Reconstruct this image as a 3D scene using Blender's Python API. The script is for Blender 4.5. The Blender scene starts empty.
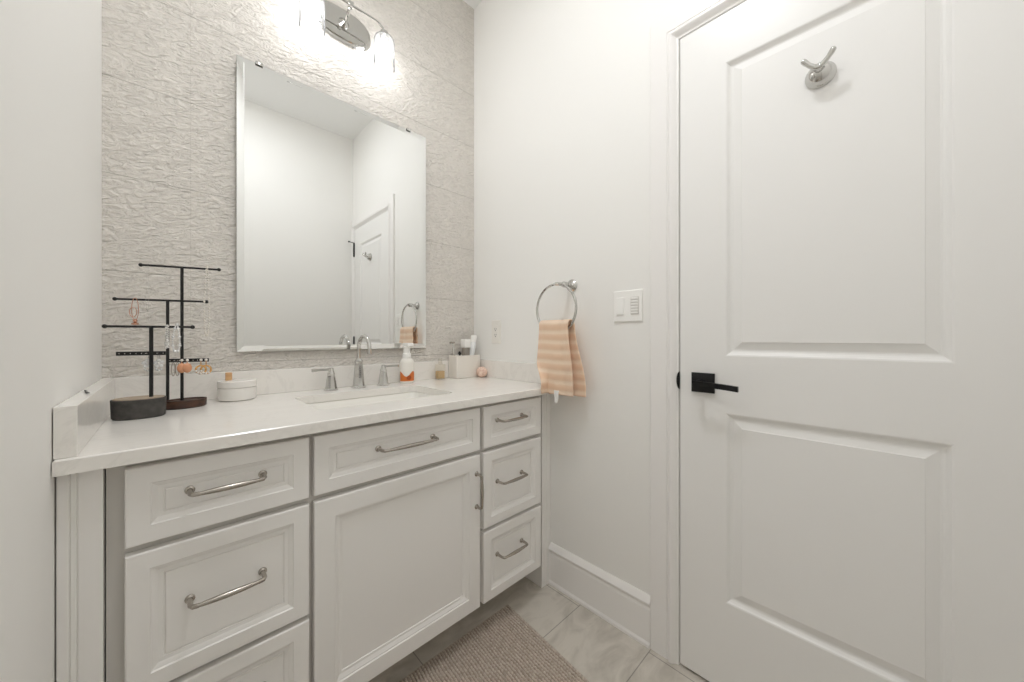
import bpy, bmesh, math, random
from mathutils import Vector, Matrix
random.seed(7)
S = bpy.context.scene
COL = S.collection
PI = math.pi
R = math.radians

# ------------------------------------------------------------------ camera
cd = bpy.data.cameras.new('camera')
cam = bpy.data.objects.new('camera', cd)
COL.objects.link(cam)
cam.location = (-1.248, -1.6107, 1.1115)
cam.rotation_euler = (R(90), 0, R(-43.8736))
cd.sensor_width = 36
cd.sensor_fit = 'HORIZONTAL'
cd.lens = 355.1 / 1024 * 36
cd.shift_x = 0
cd.shift_y = -3.36 / 1024
cd.clip_start = 0.01
S.camera = cam
# ------------------------------------------------------------------ world and exposure
w = bpy.data.worlds.new('world')
S.world = w
w.use_nodes = True
w.node_tree.nodes['Background'].inputs[0].default_value = (1.0, 0.97, 0.93, 1)
w.node_tree.nodes['Background'].inputs[1].default_value = 0.02
S.view_settings.view_transform = 'Standard'
S.view_settings.look = 'None'
S.view_settings.gamma = 1
S.view_settings.use_curve_mapping = False
S.view_settings.exposure = 0.01
CEIL_FILL = 75.0         # strength of the added ceiling fill light
S.cycles.max_bounces = 16
S.cycles.diffuse_bounces = 10
S.cycles.glossy_bounces = 6
S.cycles.transmission_bounces = 8
S.cycles.transparent_max_bounces = 12
S.cycles.sample_clamp_indirect = 6
S.cycles.use_denoising = True
BULB = 27.0          # strength of the two bulbs of the vanity light

# ------------------------------------------------------------------ materials
def lin(c):
    return tuple(((v / 255) / 12.92 if v / 255 <= 0.04045 else ((v / 255 + 0.055) / 1.055) ** 2.4) for v in c) + (1,)

def mat(name, rgb, rough=0.5, metal=0.0, spec=0.5, coat=0.0, sheen=0.0):
    m = bpy.data.materials.new(name)
    m.use_nodes = True
    b = m.node_tree.nodes['Principled BSDF']
    b.inputs['Base Color'].default_value = lin(rgb)
    b.inputs['Roughness'].default_value = rough
    b.inputs['Metallic'].default_value = metal
    b.inputs['Specular IOR Level'].default_value = spec
    b.inputs['Coat Weight'].default_value = coat
    if sheen:
        b.inputs['Sheen Weight'].default_value = sheen
    return m

def N(m, t, **kw):
    n = m.node_tree.nodes.new(t)
    for k, v in kw.items():
        if k in n.inputs.keys():
            n.inputs[k].default_value = v
        else:
            setattr(n, k, v)
    return n

def L(m, a, b):
    m.node_tree.links.new(a, b)

def bsdf(m):
    return m.node_tree.nodes['Principled BSDF']

def coords(m, scale=(1, 1, 1), rot=(0, 0, 0), loc=(0, 0, 0), kind='Object'):
    tc = N(m, 'ShaderNodeTexCoord')
    mp = N(m, 'ShaderNodeMapping')
    mp.inputs['Scale'].default_value = scale
    mp.inputs['Rotation'].default_value = rot
    mp.inputs['Location'].default_value = loc
    L(m, tc.outputs[kind], mp.inputs['Vector'])
    return mp.outputs[0]

def bump(m, height, strength=0.3, dist=0.01):
    b = N(m, 'ShaderNodeBump')
    b.inputs['Strength'].default_value = strength
    b.inputs['Distance'].default_value = dist
    L(m, height, b.inputs['Height'])
    L(m, b.outputs[0], bsdf(m).inputs['Normal'])
    return b

def ramp(m, fac, stops):
    r = N(m, 'ShaderNodeValToRGB')
    e = r.color_ramp.elements
    while len(e) < len(stops):
        e.new(0.5)
    for i, (p, c) in enumerate(stops):
        e[i].position = p
        e[i].color = lin(c)
    L(m, fac, r.inputs[0])
    return r.outputs[0]

def paint(name, rgb, rough=0.5, grain=0.05, scale=220):
    m = mat(name, rgb, rough)
    n = N(m, 'ShaderNodeTexNoise', Scale=scale, Detail=3.0)
    L(m, coords(m), n.inputs['Vector'])
    bump(m, n.outputs[0], grain, 0.001)
    return m

M = {}
M['wall'] = paint('wall_paint', (242, 241, 238), 0.55, 0.06)
M['ceiling'] = paint('ceiling_paint', (242, 242, 241), 0.7, 0.06)
M['trim'] = paint('trim_paint', (242, 240, 238), 0.32, 0.02)
M['door'] = paint('door_paint', (240, 239, 237), 0.3, 0.02)
M['cabinet'] = paint('cabinet_lacquer', (238, 236, 233), 0.36, 0.02)
M['cabinet_gap_shade'] = paint('cabinet_lacquer_gap_shade', (206, 203, 198), 0.45, 0.02)  # frame darker than the fronts: shade of the drawer gaps put into the colour
M['chrome'] = mat('polished_chrome', (204, 203, 200), 0.06, 1.0)
M['nickel'] = mat('brushed_nickel', (178, 172, 164), 0.24, 1.0)
M['black'] = mat('matte_black_metal', (16, 16, 17), 0.38, 0.3)
M['blackbar'] = mat('black_powder_coat', (12, 12, 12), 0.5)
M['white_plastic'] = mat('white_plastic', (248, 247, 244), 0.3)
M['outlet_plastic'] = mat('warm_white_plastic', (240, 237, 231), 0.35)
M['switch_grey'] = mat('off_white_plastic', (222, 220, 216), 0.4)
M['gap'] = mat('dark_slot', (60, 58, 55), 0.8)
M['ceramic'] = mat('white_ceramic', (236, 233, 228), 0.2, coat=0.3)
M['porcelain'] = mat('white_porcelain', (240, 238, 232), 0.12, coat=0.5)
M['caddy'] = mat('cream_glazed_ceramic', (234, 229, 221), 0.3)
M['silver'] = mat('jewellery_silver', (215, 214, 212), 0.18, 1.0)
M['gold'] = mat('jewellery_gold', (214, 168, 110), 0.2, 1.0)
M['rose_gold'] = mat('jewellery_rose_gold', (206, 160, 138), 0.25, 1.0)
M['pearl'] = mat('pearl', (236, 230, 222), 0.18, coat=0.6)
M['peach_bead'] = mat('peach_resin', (222, 160, 122), 0.25)
M['crystal'] = mat('clear_crystal', (226, 226, 226), 0.05, 0.0, 1.0, coat=1.0)
M['tan'] = mat('tan_felt', (176, 160, 142), 0.9)
M['white_chain'] = mat('pale_cord', (226, 220, 210), 0.4)

# wall tile: pale grey porcelain with a rippled relief, rows 29 cm high
m = M['tile'] = mat('rippled_grey_wall_tile', (196, 192, 184), 0.42)
v = coords(m, (1, 1, 1), (0, R(16), 0))
mp = N(m, 'ShaderNodeMapping'); mp.inputs['Scale'].default_value = (24, 1, 58); L(m, v, mp.inputs[0])
n1 = N(m, 'ShaderNodeTexNoise', Scale=1.0, Detail=2.0, Roughness=0.5, Distortion=1.6)
L(m, mp.outputs[0], n1.inputs['Vector'])
mp2 = N(m, 'ShaderNodeMapping'); mp2.inputs['Scale'].default_value = (70, 1, 120); L(m, v, mp2.inputs[0])
n2 = N(m, 'ShaderNodeTexNoise', Scale=1.0, Detail=2.0, Distortion=0.5)
L(m, mp2.outputs[0], n2.inputs['Vector'])
mx = N(m, 'ShaderNodeMath', operation='MULTIPLY_ADD'); L(m, n2.outputs[0], mx.inputs[0]); mx.inputs[1].default_value = 0.3; L(m, n1.outputs[0], mx.inputs[2])
# joints
tc = N(m, 'ShaderNodeTexCoord'); sx = N(m, 'ShaderNodeSeparateXYZ'); L(m, tc.outputs['Object'], sx.inputs[0])
def joint(axis, period, off, half):
    a = N(m, 'ShaderNodeMath', operation='ADD'); L(m, axis, a.inputs[0]); a.inputs[1].default_value = -off + period * 50
    md = N(m, 'ShaderNodeMath', operation='MODULO'); L(m, a.outputs[0], md.inputs[0]); md.inputs[1].default_value = period
    s = N(m, 'ShaderNodeMath', operation='SUBTRACT'); L(m, md.outputs[0], s.inputs[0]); s.inputs[1].default_value = period / 2
    ab = N(m, 'ShaderNodeMath', operation='ABSOLUTE'); L(m, s.outputs[0], ab.inputs[0])
    g = N(m, 'ShaderNodeMath', operation='GREATER_THAN'); L(m, ab.outputs[0], g.inputs[0]); g.inputs[1].default_value = period / 2 - half
    return g.outputs[0]
jz = joint(sx.outputs['Z'], 0.2925, 1.9, 0.0011)
jx = joint(sx.outputs['X'], 0.6, -1.20, 0.0008)
jm = N(m, 'ShaderNodeMath', operation='MAXIMUM'); jf = N(m, 'ShaderNodeMath', operation='MULTIPLY'); L(m, jx, jf.inputs[0]); jf.inputs[1].default_value = 0.25; L(m, jz, jm.inputs[0]); L(m, jf.outputs[0], jm.inputs[1])
c1 = ramp(m, n1.outputs[0], [(0.3, (209, 204, 197)), (0.7, (223, 218, 211))])
mixc = N(m, 'ShaderNodeMix', data_type='RGBA'); L(m, jm.outputs[0], mixc.inputs['Factor']); L(m, c1, mixc.inputs['A']); mixc.inputs['B'].default_value = lin((186, 181, 173))
L(m, mixc.outputs['Result'], bsdf(m).inputs['Base Color'])
hh = N(m, 'ShaderNodeMath', operation='SUBTRACT'); L(m, mx.outputs[0], hh.inputs[0]); L(m, jm.outputs[0], hh.inputs[1])
bump(m, hh.outputs[0], 0.9, 0.011)

# floor tile 30 x 60 cm, stone look
m = M['floor'] = mat('grey_stone_floor_tile', (168, 163, 154), 0.42)
bk = N(m, 'ShaderNodeTexBrick', offset=0.5, offset_frequency=2, squash=1.0)
bk.inputs['Scale'].default_value = 1.0
bk.inputs['Mortar Size'].default_value = 0.0018
bk.inputs['Mortar Smooth'].default_value = 0.1
bk.inputs['Brick Width'].default_value = 0.6
bk.inputs['Row Height'].default_value = 0.298
bk.inputs['Color1'].default_value = lin((214, 208, 198)); bk.inputs['Color2'].default_value = lin((207, 201, 191)); bk.inputs['Mortar'].default_value = lin((160, 155, 147))
L(m, coords(m, loc=(0.33, 0.743 + 0.298 * 10, 0)), bk.inputs['Vector'])
n = N(m, 'ShaderNodeTexNoise', Scale=5.0, Detail=6.0, Roughness=0.6, Distortion=1.4); L(m, coords(m, (1, 2.2, 1), (0, 0, R(35))), n.inputs['Vector'])
cc = ramp(m, n.outputs[0], [(0.35, (150, 145, 136)), (0.52, (176, 171, 162)), (0.62, (186, 181, 173))])
mixc = N(m, 'ShaderNodeMix', data_type='RGBA', blend_type='MULTIPLY'); mixc.inputs['Factor'].default_value = 1.0
sc_ = N(m, 'ShaderNodeMix', data_type='RGBA'); sc_.inputs['Factor'].default_value = 0.6; sc_.inputs['A'].default_value = (1, 1, 1, 1)
nb = ramp(m, n.outputs[0], [(0.36, (205, 203, 200)), (0.62, (255, 255, 255))]); L(m, nb, sc_.inputs['B'])
L(m, bk.outputs['Color'], mixc.inputs['A']); L(m, sc_.outputs['Result'], mixc.inputs['B'])
L(m, mixc.outputs['Result'], bsdf(m).inputs['Base Color'])
inv = N(m, 'ShaderNodeMath', operation='SUBTRACT'); inv.inputs[0].default_value = 1.0; L(m, bk.outputs['Fac'], inv.inputs[1])
bump(m, inv.outputs[0], 0.4, 0.002)

# quartz
m = M['quartz'] = mat('white_quartz', (238, 235, 230), 0.22, coat=0.15)
n = N(m, 'ShaderNodeTexNoise', Scale=3.0, Detail=7.0, Roughness=0.65, Distortion=2.0); L(m, coords(m, (1, 2.0, 1), (0, 0, R(25))), n.inputs['Vector'])
L(m, ramp(m, n.outputs[0], [(0.0, (239, 236, 231)), (0.47, (239, 236, 231)), (0.5, (233, 230, 225)), (0.53, (239, 236, 231)), (1.0, (236, 233, 228))]), bsdf(m).inputs['Base Color'])

# mirror
m = M['mirror'] = mat('mirror_silver', (236, 237, 236), 0.0, 1.0)
M['mirror_edge'] = mat('mirror_edge_glass', (120, 128, 124), 0.2)

# clear glass
def glass(name, rgb, t=0.9):
    g = bpy.data.materials.new(name); g.use_nodes = True
    nt = g.node_tree; nt.nodes.remove(nt.nodes['Principled BSDF'])
    out = nt.nodes['Material Output']
    tr = nt.nodes.new('ShaderNodeBsdfTransparent'); tr.inputs[0].default_value = lin(rgb)
    gl = nt.nodes.new('ShaderNodeBsdfGlossy'); gl.inputs['Roughness'].default_value = 0.03
    fr = nt.nodes.new('ShaderNodeLayerWeight'); fr.inputs[0].default_value = 1 - t
    mx = nt.nodes.new('ShaderNodeMixShader')
    nt.links.new(fr.outputs['Fresnel'], mx.inputs[0]); nt.links.new(tr.outputs[0], mx.inputs[1]); nt.links.new(gl.outputs[0], mx.inputs[2]); nt.links.new(mx.outputs[0], out.inputs[0])
    return g
M['glass'] = glass('clear_shade_glass', (252, 252, 252), 0.92)
g = M['glass']; nt = g.node_tree
tl = nt.nodes.new('ShaderNodeBsdfTranslucent'); tl.inputs[0].default_value = (0.95, 0.95, 0.95, 1)
m2 = nt.nodes.new('ShaderNodeMixShader'); m2.inputs[0].default_value = 0.03
old = nt.nodes['Material Output'].inputs[0].links[0].from_socket
nt.links.new(old, m2.inputs[1]); nt.links.new(tl.outputs[0], m2.inputs[2]); nt.links.new(m2.outputs[0], nt.nodes['Material Output'].inputs[0])
M['bottle_glass'] = glass('clear_bottle_glass', (250, 249, 246), 0.93)
M['amber'] = mat('amber_liquid', (232, 204, 160), 0.1)
bsdf(M['amber']).inputs['Transmission Weight'].default_value = 0.35
# bulb
m = M['bulb'] = bpy.data.materials.new('lit_bulb'); m.use_nodes = True
nt = m.node_tree; nt.nodes.remove(nt.nodes['Principled BSDF'])
em = nt.nodes.new('ShaderNodeEmission'); em.inputs[0].default_value = (0.975, 0.985, 1.0, 1); em.inputs[1].default_value = BULB
nt.links.new(em.outputs[0], nt.nodes['Material Output'].inputs[0])

# wood
def wood(name, a, b, rough=0.45, sc=(4, 30, 30)):
    m = mat(name, a, rough)
    n = N(m, 'ShaderNodeTexNoise', Scale=3.0, Detail=5.0, Distortion=0.8); L(m, coords(m, sc), n.inputs['Vector'])
    L(m, ramp(m, n.outputs[0], [(0.35, a), (0.65, b)]), bsdf(m).inputs['Base Color'])
    return m
M['dark_wood'] = wood('dark_walnut', (52, 33, 24), (84, 55, 38))
M['light_wood'] = wood('light_oak', (196, 150, 104), (214, 172, 124))
m = M['charcoal'] = mat('charcoal_stone', (62, 60, 58), 0.6)
n = N(m, 'ShaderNodeTexNoise', Scale=60.0, Detail=4.0); L(m, coords(m), n.inputs['Vector']); L(m, ramp(m, n.outputs[0], [(0.3, (52, 50, 48)), (0.7, (80, 77, 73))]), bsdf(m).inputs['Base Color'])
# towel
m = M['towel'] = mat('peach_terry', (228, 190, 160), 0.95, sheen=0.3)
tc = N(m, 'ShaderNodeTexCoord'); sp = N(m, 'ShaderNodeSeparateXYZ'); L(m, tc.outputs['UV'], sp.inputs[0])
wv = N(m, 'ShaderNodeMath', operation='MULTIPLY'); L(m, sp.outputs['Y'], wv.inputs[0]); wv.inputs[1].default_value = 2 * PI / 0.041
sn = N(m, 'ShaderNodeMath', operation='SINE'); L(m, wv.outputs[0], sn.inputs[0])
mr = N(m, 'ShaderNodeMapRange'); L(m, sn.outputs[0], mr.inputs[0]); mr.inputs[1].default_value = -1
L(m, ramp(m, mr.outputs[0], [(0.0, (234, 200, 170)), (0.5, (236, 205, 177)), (0.8, (241, 216, 192)), (1.0, (243, 219, 196))]), bsdf(m).inputs['Base Color'])
n = N(m, 'ShaderNodeTexNoise', Scale=420.0, Detail=2.0); L(m, coords(m), n.inputs['Vector'])
ad = N(m, 'ShaderNodeMath', operation='MULTIPLY_ADD'); L(m, mr.outputs[0], ad.inputs[0]); ad.inputs[1].default_value = -1.2; L(m, n.outputs[0], ad.inputs[2])
bump(m, ad.outputs[0], 0.5, 0.003)
M['towel_tag'] = mat('white_satin_tag', (250, 249, 247), 0.6)
# bath mat
m = M['mat'] = mat('taupe_chenille', (150, 136, 124), 0.95, sheen=0.2)
n = N(m, 'ShaderNodeTexNoise', Scale=150.0, Detail=2.0); L(m, coords(m, (1, 0.4, 1)), n.inputs['Vector'])
L(m, ramp(m, n.outputs[0], [(0.3, (190, 178, 167)), (0.5, (210, 199, 189)), (0.7, (229, 220, 211))]), bsdf(m).inputs['Base Color'])
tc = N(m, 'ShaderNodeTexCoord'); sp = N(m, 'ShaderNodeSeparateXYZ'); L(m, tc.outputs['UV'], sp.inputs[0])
bump(m, n.outputs[0], 0.5, 0.003)
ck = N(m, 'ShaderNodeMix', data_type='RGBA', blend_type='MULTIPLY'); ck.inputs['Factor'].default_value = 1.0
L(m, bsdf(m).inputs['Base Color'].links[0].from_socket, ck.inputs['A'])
L(m, ramp(m, sp.outputs['X'], [(0.0, (184, 178, 170)), (0.45, (236, 232, 227)), (1.0, (255, 255, 255))]), ck.inputs['B'])  # darker towards the valleys: shade between ribs painted into the colour
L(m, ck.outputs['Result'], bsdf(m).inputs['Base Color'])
# soap label
M['orange'] = mat('orange_label', (214, 118, 52), 0.4)
M['orange_dark'] = mat('burnt_orange_print', (176, 84, 40), 0.4)
M['soap_body'] = mat('milky_bottle', (236, 233, 226), 0.25)
m = M['ball'] = mat('blush_ball', (226, 190, 170), 0.8)
n = N(m, 'ShaderNodeTexVoronoi', Scale=130.0); L(m, coords(m), n.inputs['Vector']); L(m, ramp(m, n.outputs['Distance'], [(0.1, (206, 160, 138)), (0.6, (238, 212, 196))]), bsdf(m).inputs['Base Color'])

# ------------------------------------------------------------------ mesh helpers
def box(bm, x0, x1, y0, y1, z0, z1, bev=0.0, seg=2):
    r = bmesh.ops.create_cube(bm, size=1)
    vs = r['verts']
    for q in vs:
        q.co = Vector(((x0 + x1) / 2 + q.co.x * abs(x1 - x0), (y0 + y1) / 2 + q.co.y * abs(y1 - y0), (z0 + z1) / 2 + q.co.z * abs(z1 - z0)))
    if bev > 0:
        es = list({e for q in vs for e in q.link_edges})
        bmesh.ops.bevel(bm, geom=es, offset=bev, segments=seg, affect='EDGES', profile=0.5)
    return bm

def frame_of(d):
    d = d.normalized()
    a = Vector((0, 0, 1)) if abs(d.z) < 0.9 else Vector((1, 0, 0))
    u = d.cross(a).normalized()
    return u, d.cross(u).normalized()

def tube(bm, pts, r, seg=12, cap=True, flat=None):
    pts = [Vector(p) for p in pts]
    rs = r if isinstance(r, (list, tuple)) else [r] * len(pts)
    rings = []
    t = (pts[1] - pts[0]).normalized()
    u, v = frame_of(t)
    for i, p in enumerate(pts):
        if i == 0: t = pts[1] - pts[0]
        elif i == len(pts) - 1: t = pts[-1] - pts[-2]
        else: t = (pts[i + 1] - pts[i]).normalized() + (pts[i] - pts[i - 1]).normalized()
        t.normalize()
        u = (u - t * u.dot(t)).normalized(); v = t.cross(u)
        k = flat[i] if flat else 1.0
        rings.append([bm.verts.new(p + (u * math.cos(2 * PI * j / seg) * k + v * math.sin(2 * PI * j / seg)) * rs[i]) for j in range(seg)])
    for a, b in zip(rings, rings[1:]):
        for j in range(seg):
            bm.faces.new((a[j], a[(j + 1) % seg], b[(j + 1) % seg], b[j]))
    if cap:
        bm.faces.new(rings[0][::-1]); bm.faces.new(rings[-1])
    return bm

def ring_tube(bm, pts, r, seg=10):
    pts = [Vector(p) for p in pts]; n = len(pts)
    nrm = (pts[n // 4] - pts[0]).cross(pts[n // 2] - pts[0]).normalized()
    rings = []
    for i, p in enumerate(pts):
        t = (pts[(i + 1) % n] - pts[i - 1]).normalized(); u = nrm; v = t.cross(u)
        rings.append([bm.verts.new(p + (u * math.cos(2 * PI * j / seg) + v * math.sin(2 * PI * j / seg)) * r) for j in range(seg)])
    for i in range(n):
        a, b = rings[i], rings[(i + 1) % n]
        for j in range(seg):
            bm.faces.new((a[j], a[(j + 1) % seg], b[(j + 1) % seg], b[j]))
    return bm

def lathe(bm, prof, o=(0, 0, 0), axis='z', seg=24, sx=1.0, sy=1.0, rot=0.0):
    """prof: list of (radius, height along axis)"""
    o = Vector(o); rings = []
    def P(r, h, a):
        x, y = r * math.cos(a) * sx, r * math.sin(a) * sy
        if axis == 'z': return o + Vector((x, y, h))
        if axis == 'x': return o + Vector((h, x, y))
        return o + Vector((x, h, y))
    for r, h in prof:
        rings.append([bm.verts.new(P(max(r, 1e-5), h, rot + 2 * PI * j / seg)) for j in range(seg)])
    for a, b in zip(rings, rings[1:]):
        for j in range(seg):
            bm.faces.new((a[j], a[(j + 1) % seg], b[(j + 1) % seg], b[j]))
    bm.faces.new(rings[0][::-1]); bm.faces.new(rings[-1])
    return bm

def ball(bm, c, r, seg=12, sc=(1, 1, 1)):
    ret = bmesh.ops.create_uvsphere(bm, u_segments=seg, v_segments=max(6, seg // 2 + 1), radius=r)
    for q in ret['verts']:
        q.co = Vector((q.co.x * sc[0], q.co.y * sc[1], q.co.z * sc[2])) + Vector(c)
    return bm

def rrect(x0, x1, y0, y1, r, k=6):
    out = []
    for cx, cy, a0 in ((x1 - r, y1 - r, 0), (x0 + r, y1 - r, 90), (x0 + r, y0 + r, 180), (x1 - r, y0 + r, 270)):
        for i in range(k + 1):
            a = R(a0 + 90 * i / k)
            out.append((cx + r * math.cos(a), cy + r * math.sin(a)))
    return out

def loft(bm, loops, cap0=True, cap1=True):
    rings = [[bm.verts.new(p) for p in lp] for lp in loops]
    n = len(rings[0])
    for a, b in zip(rings, rings[1:]):
        for j in range(n):
            bm.faces.new((a[j], a[(j + 1) % n], b[(j + 1) % n], b[j]))
    if cap0: bm.faces.new(rings[0][::-1])
    if cap1: bm.faces.new(rings[-1])
    return bm

def rings_panel(bm, a0, a1, b0, b1, prof, thick, mp):
    """framed panel: prof = (inset, depth) rings from the edge to the centre; mp(a, b, depth) -> point"""
    loops = [[(a0, b0, thick), (a1, b0, thick), (a1, b1, thick), (a0, b1, thick)]]
    for i, d in prof:
        loops.append([(a0 + i, b0 + i, d), (a1 - i, b0 + i, d), (a1 - i, b1 - i, d), (a0 + i, b1 - i, d)])
    loft(bm, [[mp(*p) for p in lp] for lp in loops])
    return bm

def obj(name, bm, m, parent=None, smooth=True, ang=35, recalc=True):
    if recalc: bmesh.ops.recalc_face_normals(bm, faces=bm.faces)
    me = bpy.data.meshes.new(name)
    bm.to_mesh(me); bm.free()
    o = bpy.data.objects.new(name, me)
    ms = m if isinstance(m, (list, tuple)) else [m]
    for q in ms: me.materials.append(q)
    if smooth:
        for p in me.polygons: p.use_smooth = True
        me.set_sharp_from_angle(angle=R(ang))
    COL.objects.link(o)
    if parent:
        o.parent = parent
        o.matrix_parent_inverse = parent.matrix_basis.inverted()
    return o

B = bmesh.new

def thing(name, label, cat, loc=(0, 0, 0), group=None):
    o = bpy.data.objects.new(name, None)
    o.empty_display_size = 0.05
    o.location = loc
    COL.objects.link(o)
    return tag(o, label, cat, group)

def tag(o, label, cat, group=None):
    o['label'] = label; o['category'] = cat
    if group: o['group'] = group
    return o

def struct(o, label=None):
    o['kind'] = 'structure'
    if label: o['label'] = label
    return o

# ------------------------------------------------------------------ the room
LX, BY, CZ = -1.396, -1.905, 2.985
DH, DL, DT = -1.859, -1.1384, 2.1215     # door hinge edge, latch edge, top
struct(obj('floor', box(B(), LX - 0.1, 0.2, BY - 0.1, 0.1, -0.06, 0.0), M['floor']), 'grey stone look floor tiles')
struct(obj('ceiling', box(B(), LX - 0.1, 0.2, BY - 0.1, 0.1, CZ, CZ + 0.06), M['ceiling']), 'plain white ceiling')
struct(obj('wall_back', box(B(), LX - 0.1, 0.2, 0.0, 0.1, 0.0, CZ), M['tile']), 'wall behind the vanity faced in rippled pale grey tiles')
struct(obj('wall_left', box(B(), LX - 0.1, LX, BY - 0.1, 0.0, 0.0, CZ), M['wall']), 'plain white wall left of the vanity')
struct(obj('wall_front', box(B(), LX, 0.2, BY - 0.1, BY, 0.0, CZ), M['wall']), 'plain white wall seen in the mirror')
bm = B()
G = 0.004
box(bm, 0.0, 0.12, DL + G, 0.0, 0.0, CZ)
box(bm, 0.0, 0.12, BY, DH - G, 0.0, CZ)
box(bm, 0.0, 0.12, DH - G, DL + G, DT + G, CZ)
box(bm, 0.045, 0.12, DL - 0.016, DL + G, 0.0, DT + G)      # door stops inside the opening
box(bm, 0.045, 0.12, DH - G, DH + 0.016, 0.0, DT + G)
box(bm, 0.045, 0.12, DH - G, DL + G, DT - 0.016, DT + G)
struct(obj('wall_right', bm, M['wall']), 'plain white wall with the door')

# door 1: two raised panels
def door_map(a, b, d): return (-0.003 + d, a, b)
bm = B()
z0, z1 = 0.009, DT
st = [DH, -1.723, -1.2748, DL]
zr = [z0, 0.286, 0.876, 1.055, 1.968, z1]
xf, xb = -0.003, 0.034
def dbox(y0, y1, za, zb): box(bm, xf, xb, y0, y1, za, zb)
dbox(st[0], st[1], z0, z1); dbox(st[2], st[3], z0, z1)
for za, zb in ((zr[0], zr[1]), (zr[2], zr[3]), (zr[4], zr[5])):
    dbox(st[1], st[2], za, zb)
for za, zb in ((zr[1], zr[2]), (zr[3], zr[4])):
    rings_panel(bm, st[1], st[2], za, zb, [(0, 0.0), (0.004, 0.0015), (0.007, 0.006), (0.012, 0.010), (0.016, 0.0115), (0.020, 0.0115), (0.041, 0.0045), (0.0425, 0.0025), (0.05, 0.0025)], 0.03, door_map)
door = struct(obj('door_1', bm, M['door'], ang=8), 'white two panel door')
# black lever handle
h = obj('door_handle', box(B(), -0.012, -0.0031, -1.2452, -1.177, 0.9345, 0.9975, 0.001), M['black'], door)
h['label'] = 'black square lever handle'
bm = B()
tube(bm, [(-0.010, -1.204, 0.967), (-0.05, -1.204, 0.967)], 0.0095, 14)
lv = [(-0.052, -1.1955, 0.9675), (-0.056, -1.21, 0.967), (-0.059, -1.25, 0.966), (-0.059, -1.30, 0.9625), (-0.059, -1.322, 0.9605)]
loft(bm, [[(x + dx, y, z + dz) for dx, dz in ((-0.0055, -0.008), (0.0055, -0.008), (0.0055, 0.008), (-0.0055, 0.008))] for x, y, z in lv])
obj('lever', bm, M['black'], h, ang=30)
for hz in (1.93, 1.06, 0.25):
    bm = B()
    tube(bm, [(-0.009, DH - 0.001, hz - 0.055), (-0.009, DH - 0.001, hz + 0.055)], 0.007, 10)
    ball(bm, (-0.009, DH - 0.001, hz + 0.058), 0.0065, 8); ball(bm, (-0.009, DH - 0.001, hz - 0.058), 0.0065, 8)
    hg = obj('hinge', bm, M['black'], door)
    hg['label'] = 'black hinge'
    if hz > 1.9:
        bm = B()
        tube(bm, [(-0.009, DH, 1.998), (-0.06, DH + 0.02, 1.998)], 0.004, 8); ball(bm, (-0.062, DH + 0.021, 1.998), 0.008, 8)
        tube(bm, [(-0.009, DH, 1.985), (-0.009, DH, 2.0)], 0.006, 8)
        obj('door_stop', bm, M['black'], hg)

# casing: profile swept round the opening
def casing():
    prof = [(0.0, 0.0), (0.0, 0.004), (0.006, 0.006), (0.012, 0.011), (0.018, 0.0165), (0.0215, 0.0185), (0.028, 0.0185), (0.031, 0.015), (0.034, 0.0105), (0.0365, 0.0105), (0.038, 0.0125), (0.0935, 0.0125), (0.0955, 0.0105), (0.0955, 0.0)]
    bm = B()
    yl, yh, zt = DL + 0.005, DH - 0.005, DT + 0.005
    loops = []
    def pt(o, d, k):
        o_h = min(o, yh - BY - 0.001)      # the hinge-side leg dies into the corner
        return [(-d, yl + o, 0.0), (-d, yl + o, zt + o), (-d, yh - o_h, zt + o), (-d, yh - o_h, 0.0)][k]
    for k in range(4):
        loops.append([pt(o, d, k) for o, d in prof])
    loft(bm, loops)
    return bm
trim = struct(obj('trim_1', casing(), M['trim'], ang=14), 'white moulded door casing')
bm = B()
lathe(bm, [(0.0295, 0.0), (0.0295, 0.0022)], (-0.0087, 0, 0), 'x', 24)
for q in bm.verts:
    q.co.y = q.co.y * 0.36 - 1.1384; q.co.z += 0.9675
    q.co.x = q.co.x
bmesh.ops.bisect_plane(bm, geom=bm.verts[:] + bm.edges[:] + bm.faces[:], plane_co=(0, -1.1381, 0), plane_no=(0, -1, 0), clear_outer=True)
sp_ = obj('strike_plate', bm, M['black'], trim); sp_['label'] = 'black curved strike plate lip'

# baseboards
def base_prof(): return [(0.0, 0.0), (0.017, 0.0), (0.017, 0.010), (0.014, 0.016), (0.0125, 0.018), (0.0125, 0.134), (0.009, 0.142), (0.010, 0.147), (0.0165, 0.155), (0.0165, 0.159), (0.012, 0.167), (0.003, 0.181), (0.0, 0.181)]
def baseboard(name, fn, a0, a1, label):
    struct(obj(name, loft(B(), [[fn(a, d, z) for d, z in base_prof()] for a in (a0, a1)]), M['trim'], ang=20), label)
baseboard('baseboard_right', lambda a, d, z: (-d, a, z), -0.5675, DL + 0.005 + 0.0955 + 0.0005, 'white baseboard on the door wall')
baseboard('baseboard_front', lambda a, d, z: (a, BY + d, z), LX + 0.02, -0.02, 'white baseboard on the wall seen in the mirror')
baseboard('baseboard_left', lambda a, d, z: (LX + d, a, z), BY + 0.02, -0.66, 'white baseboard on the left wall')

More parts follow.
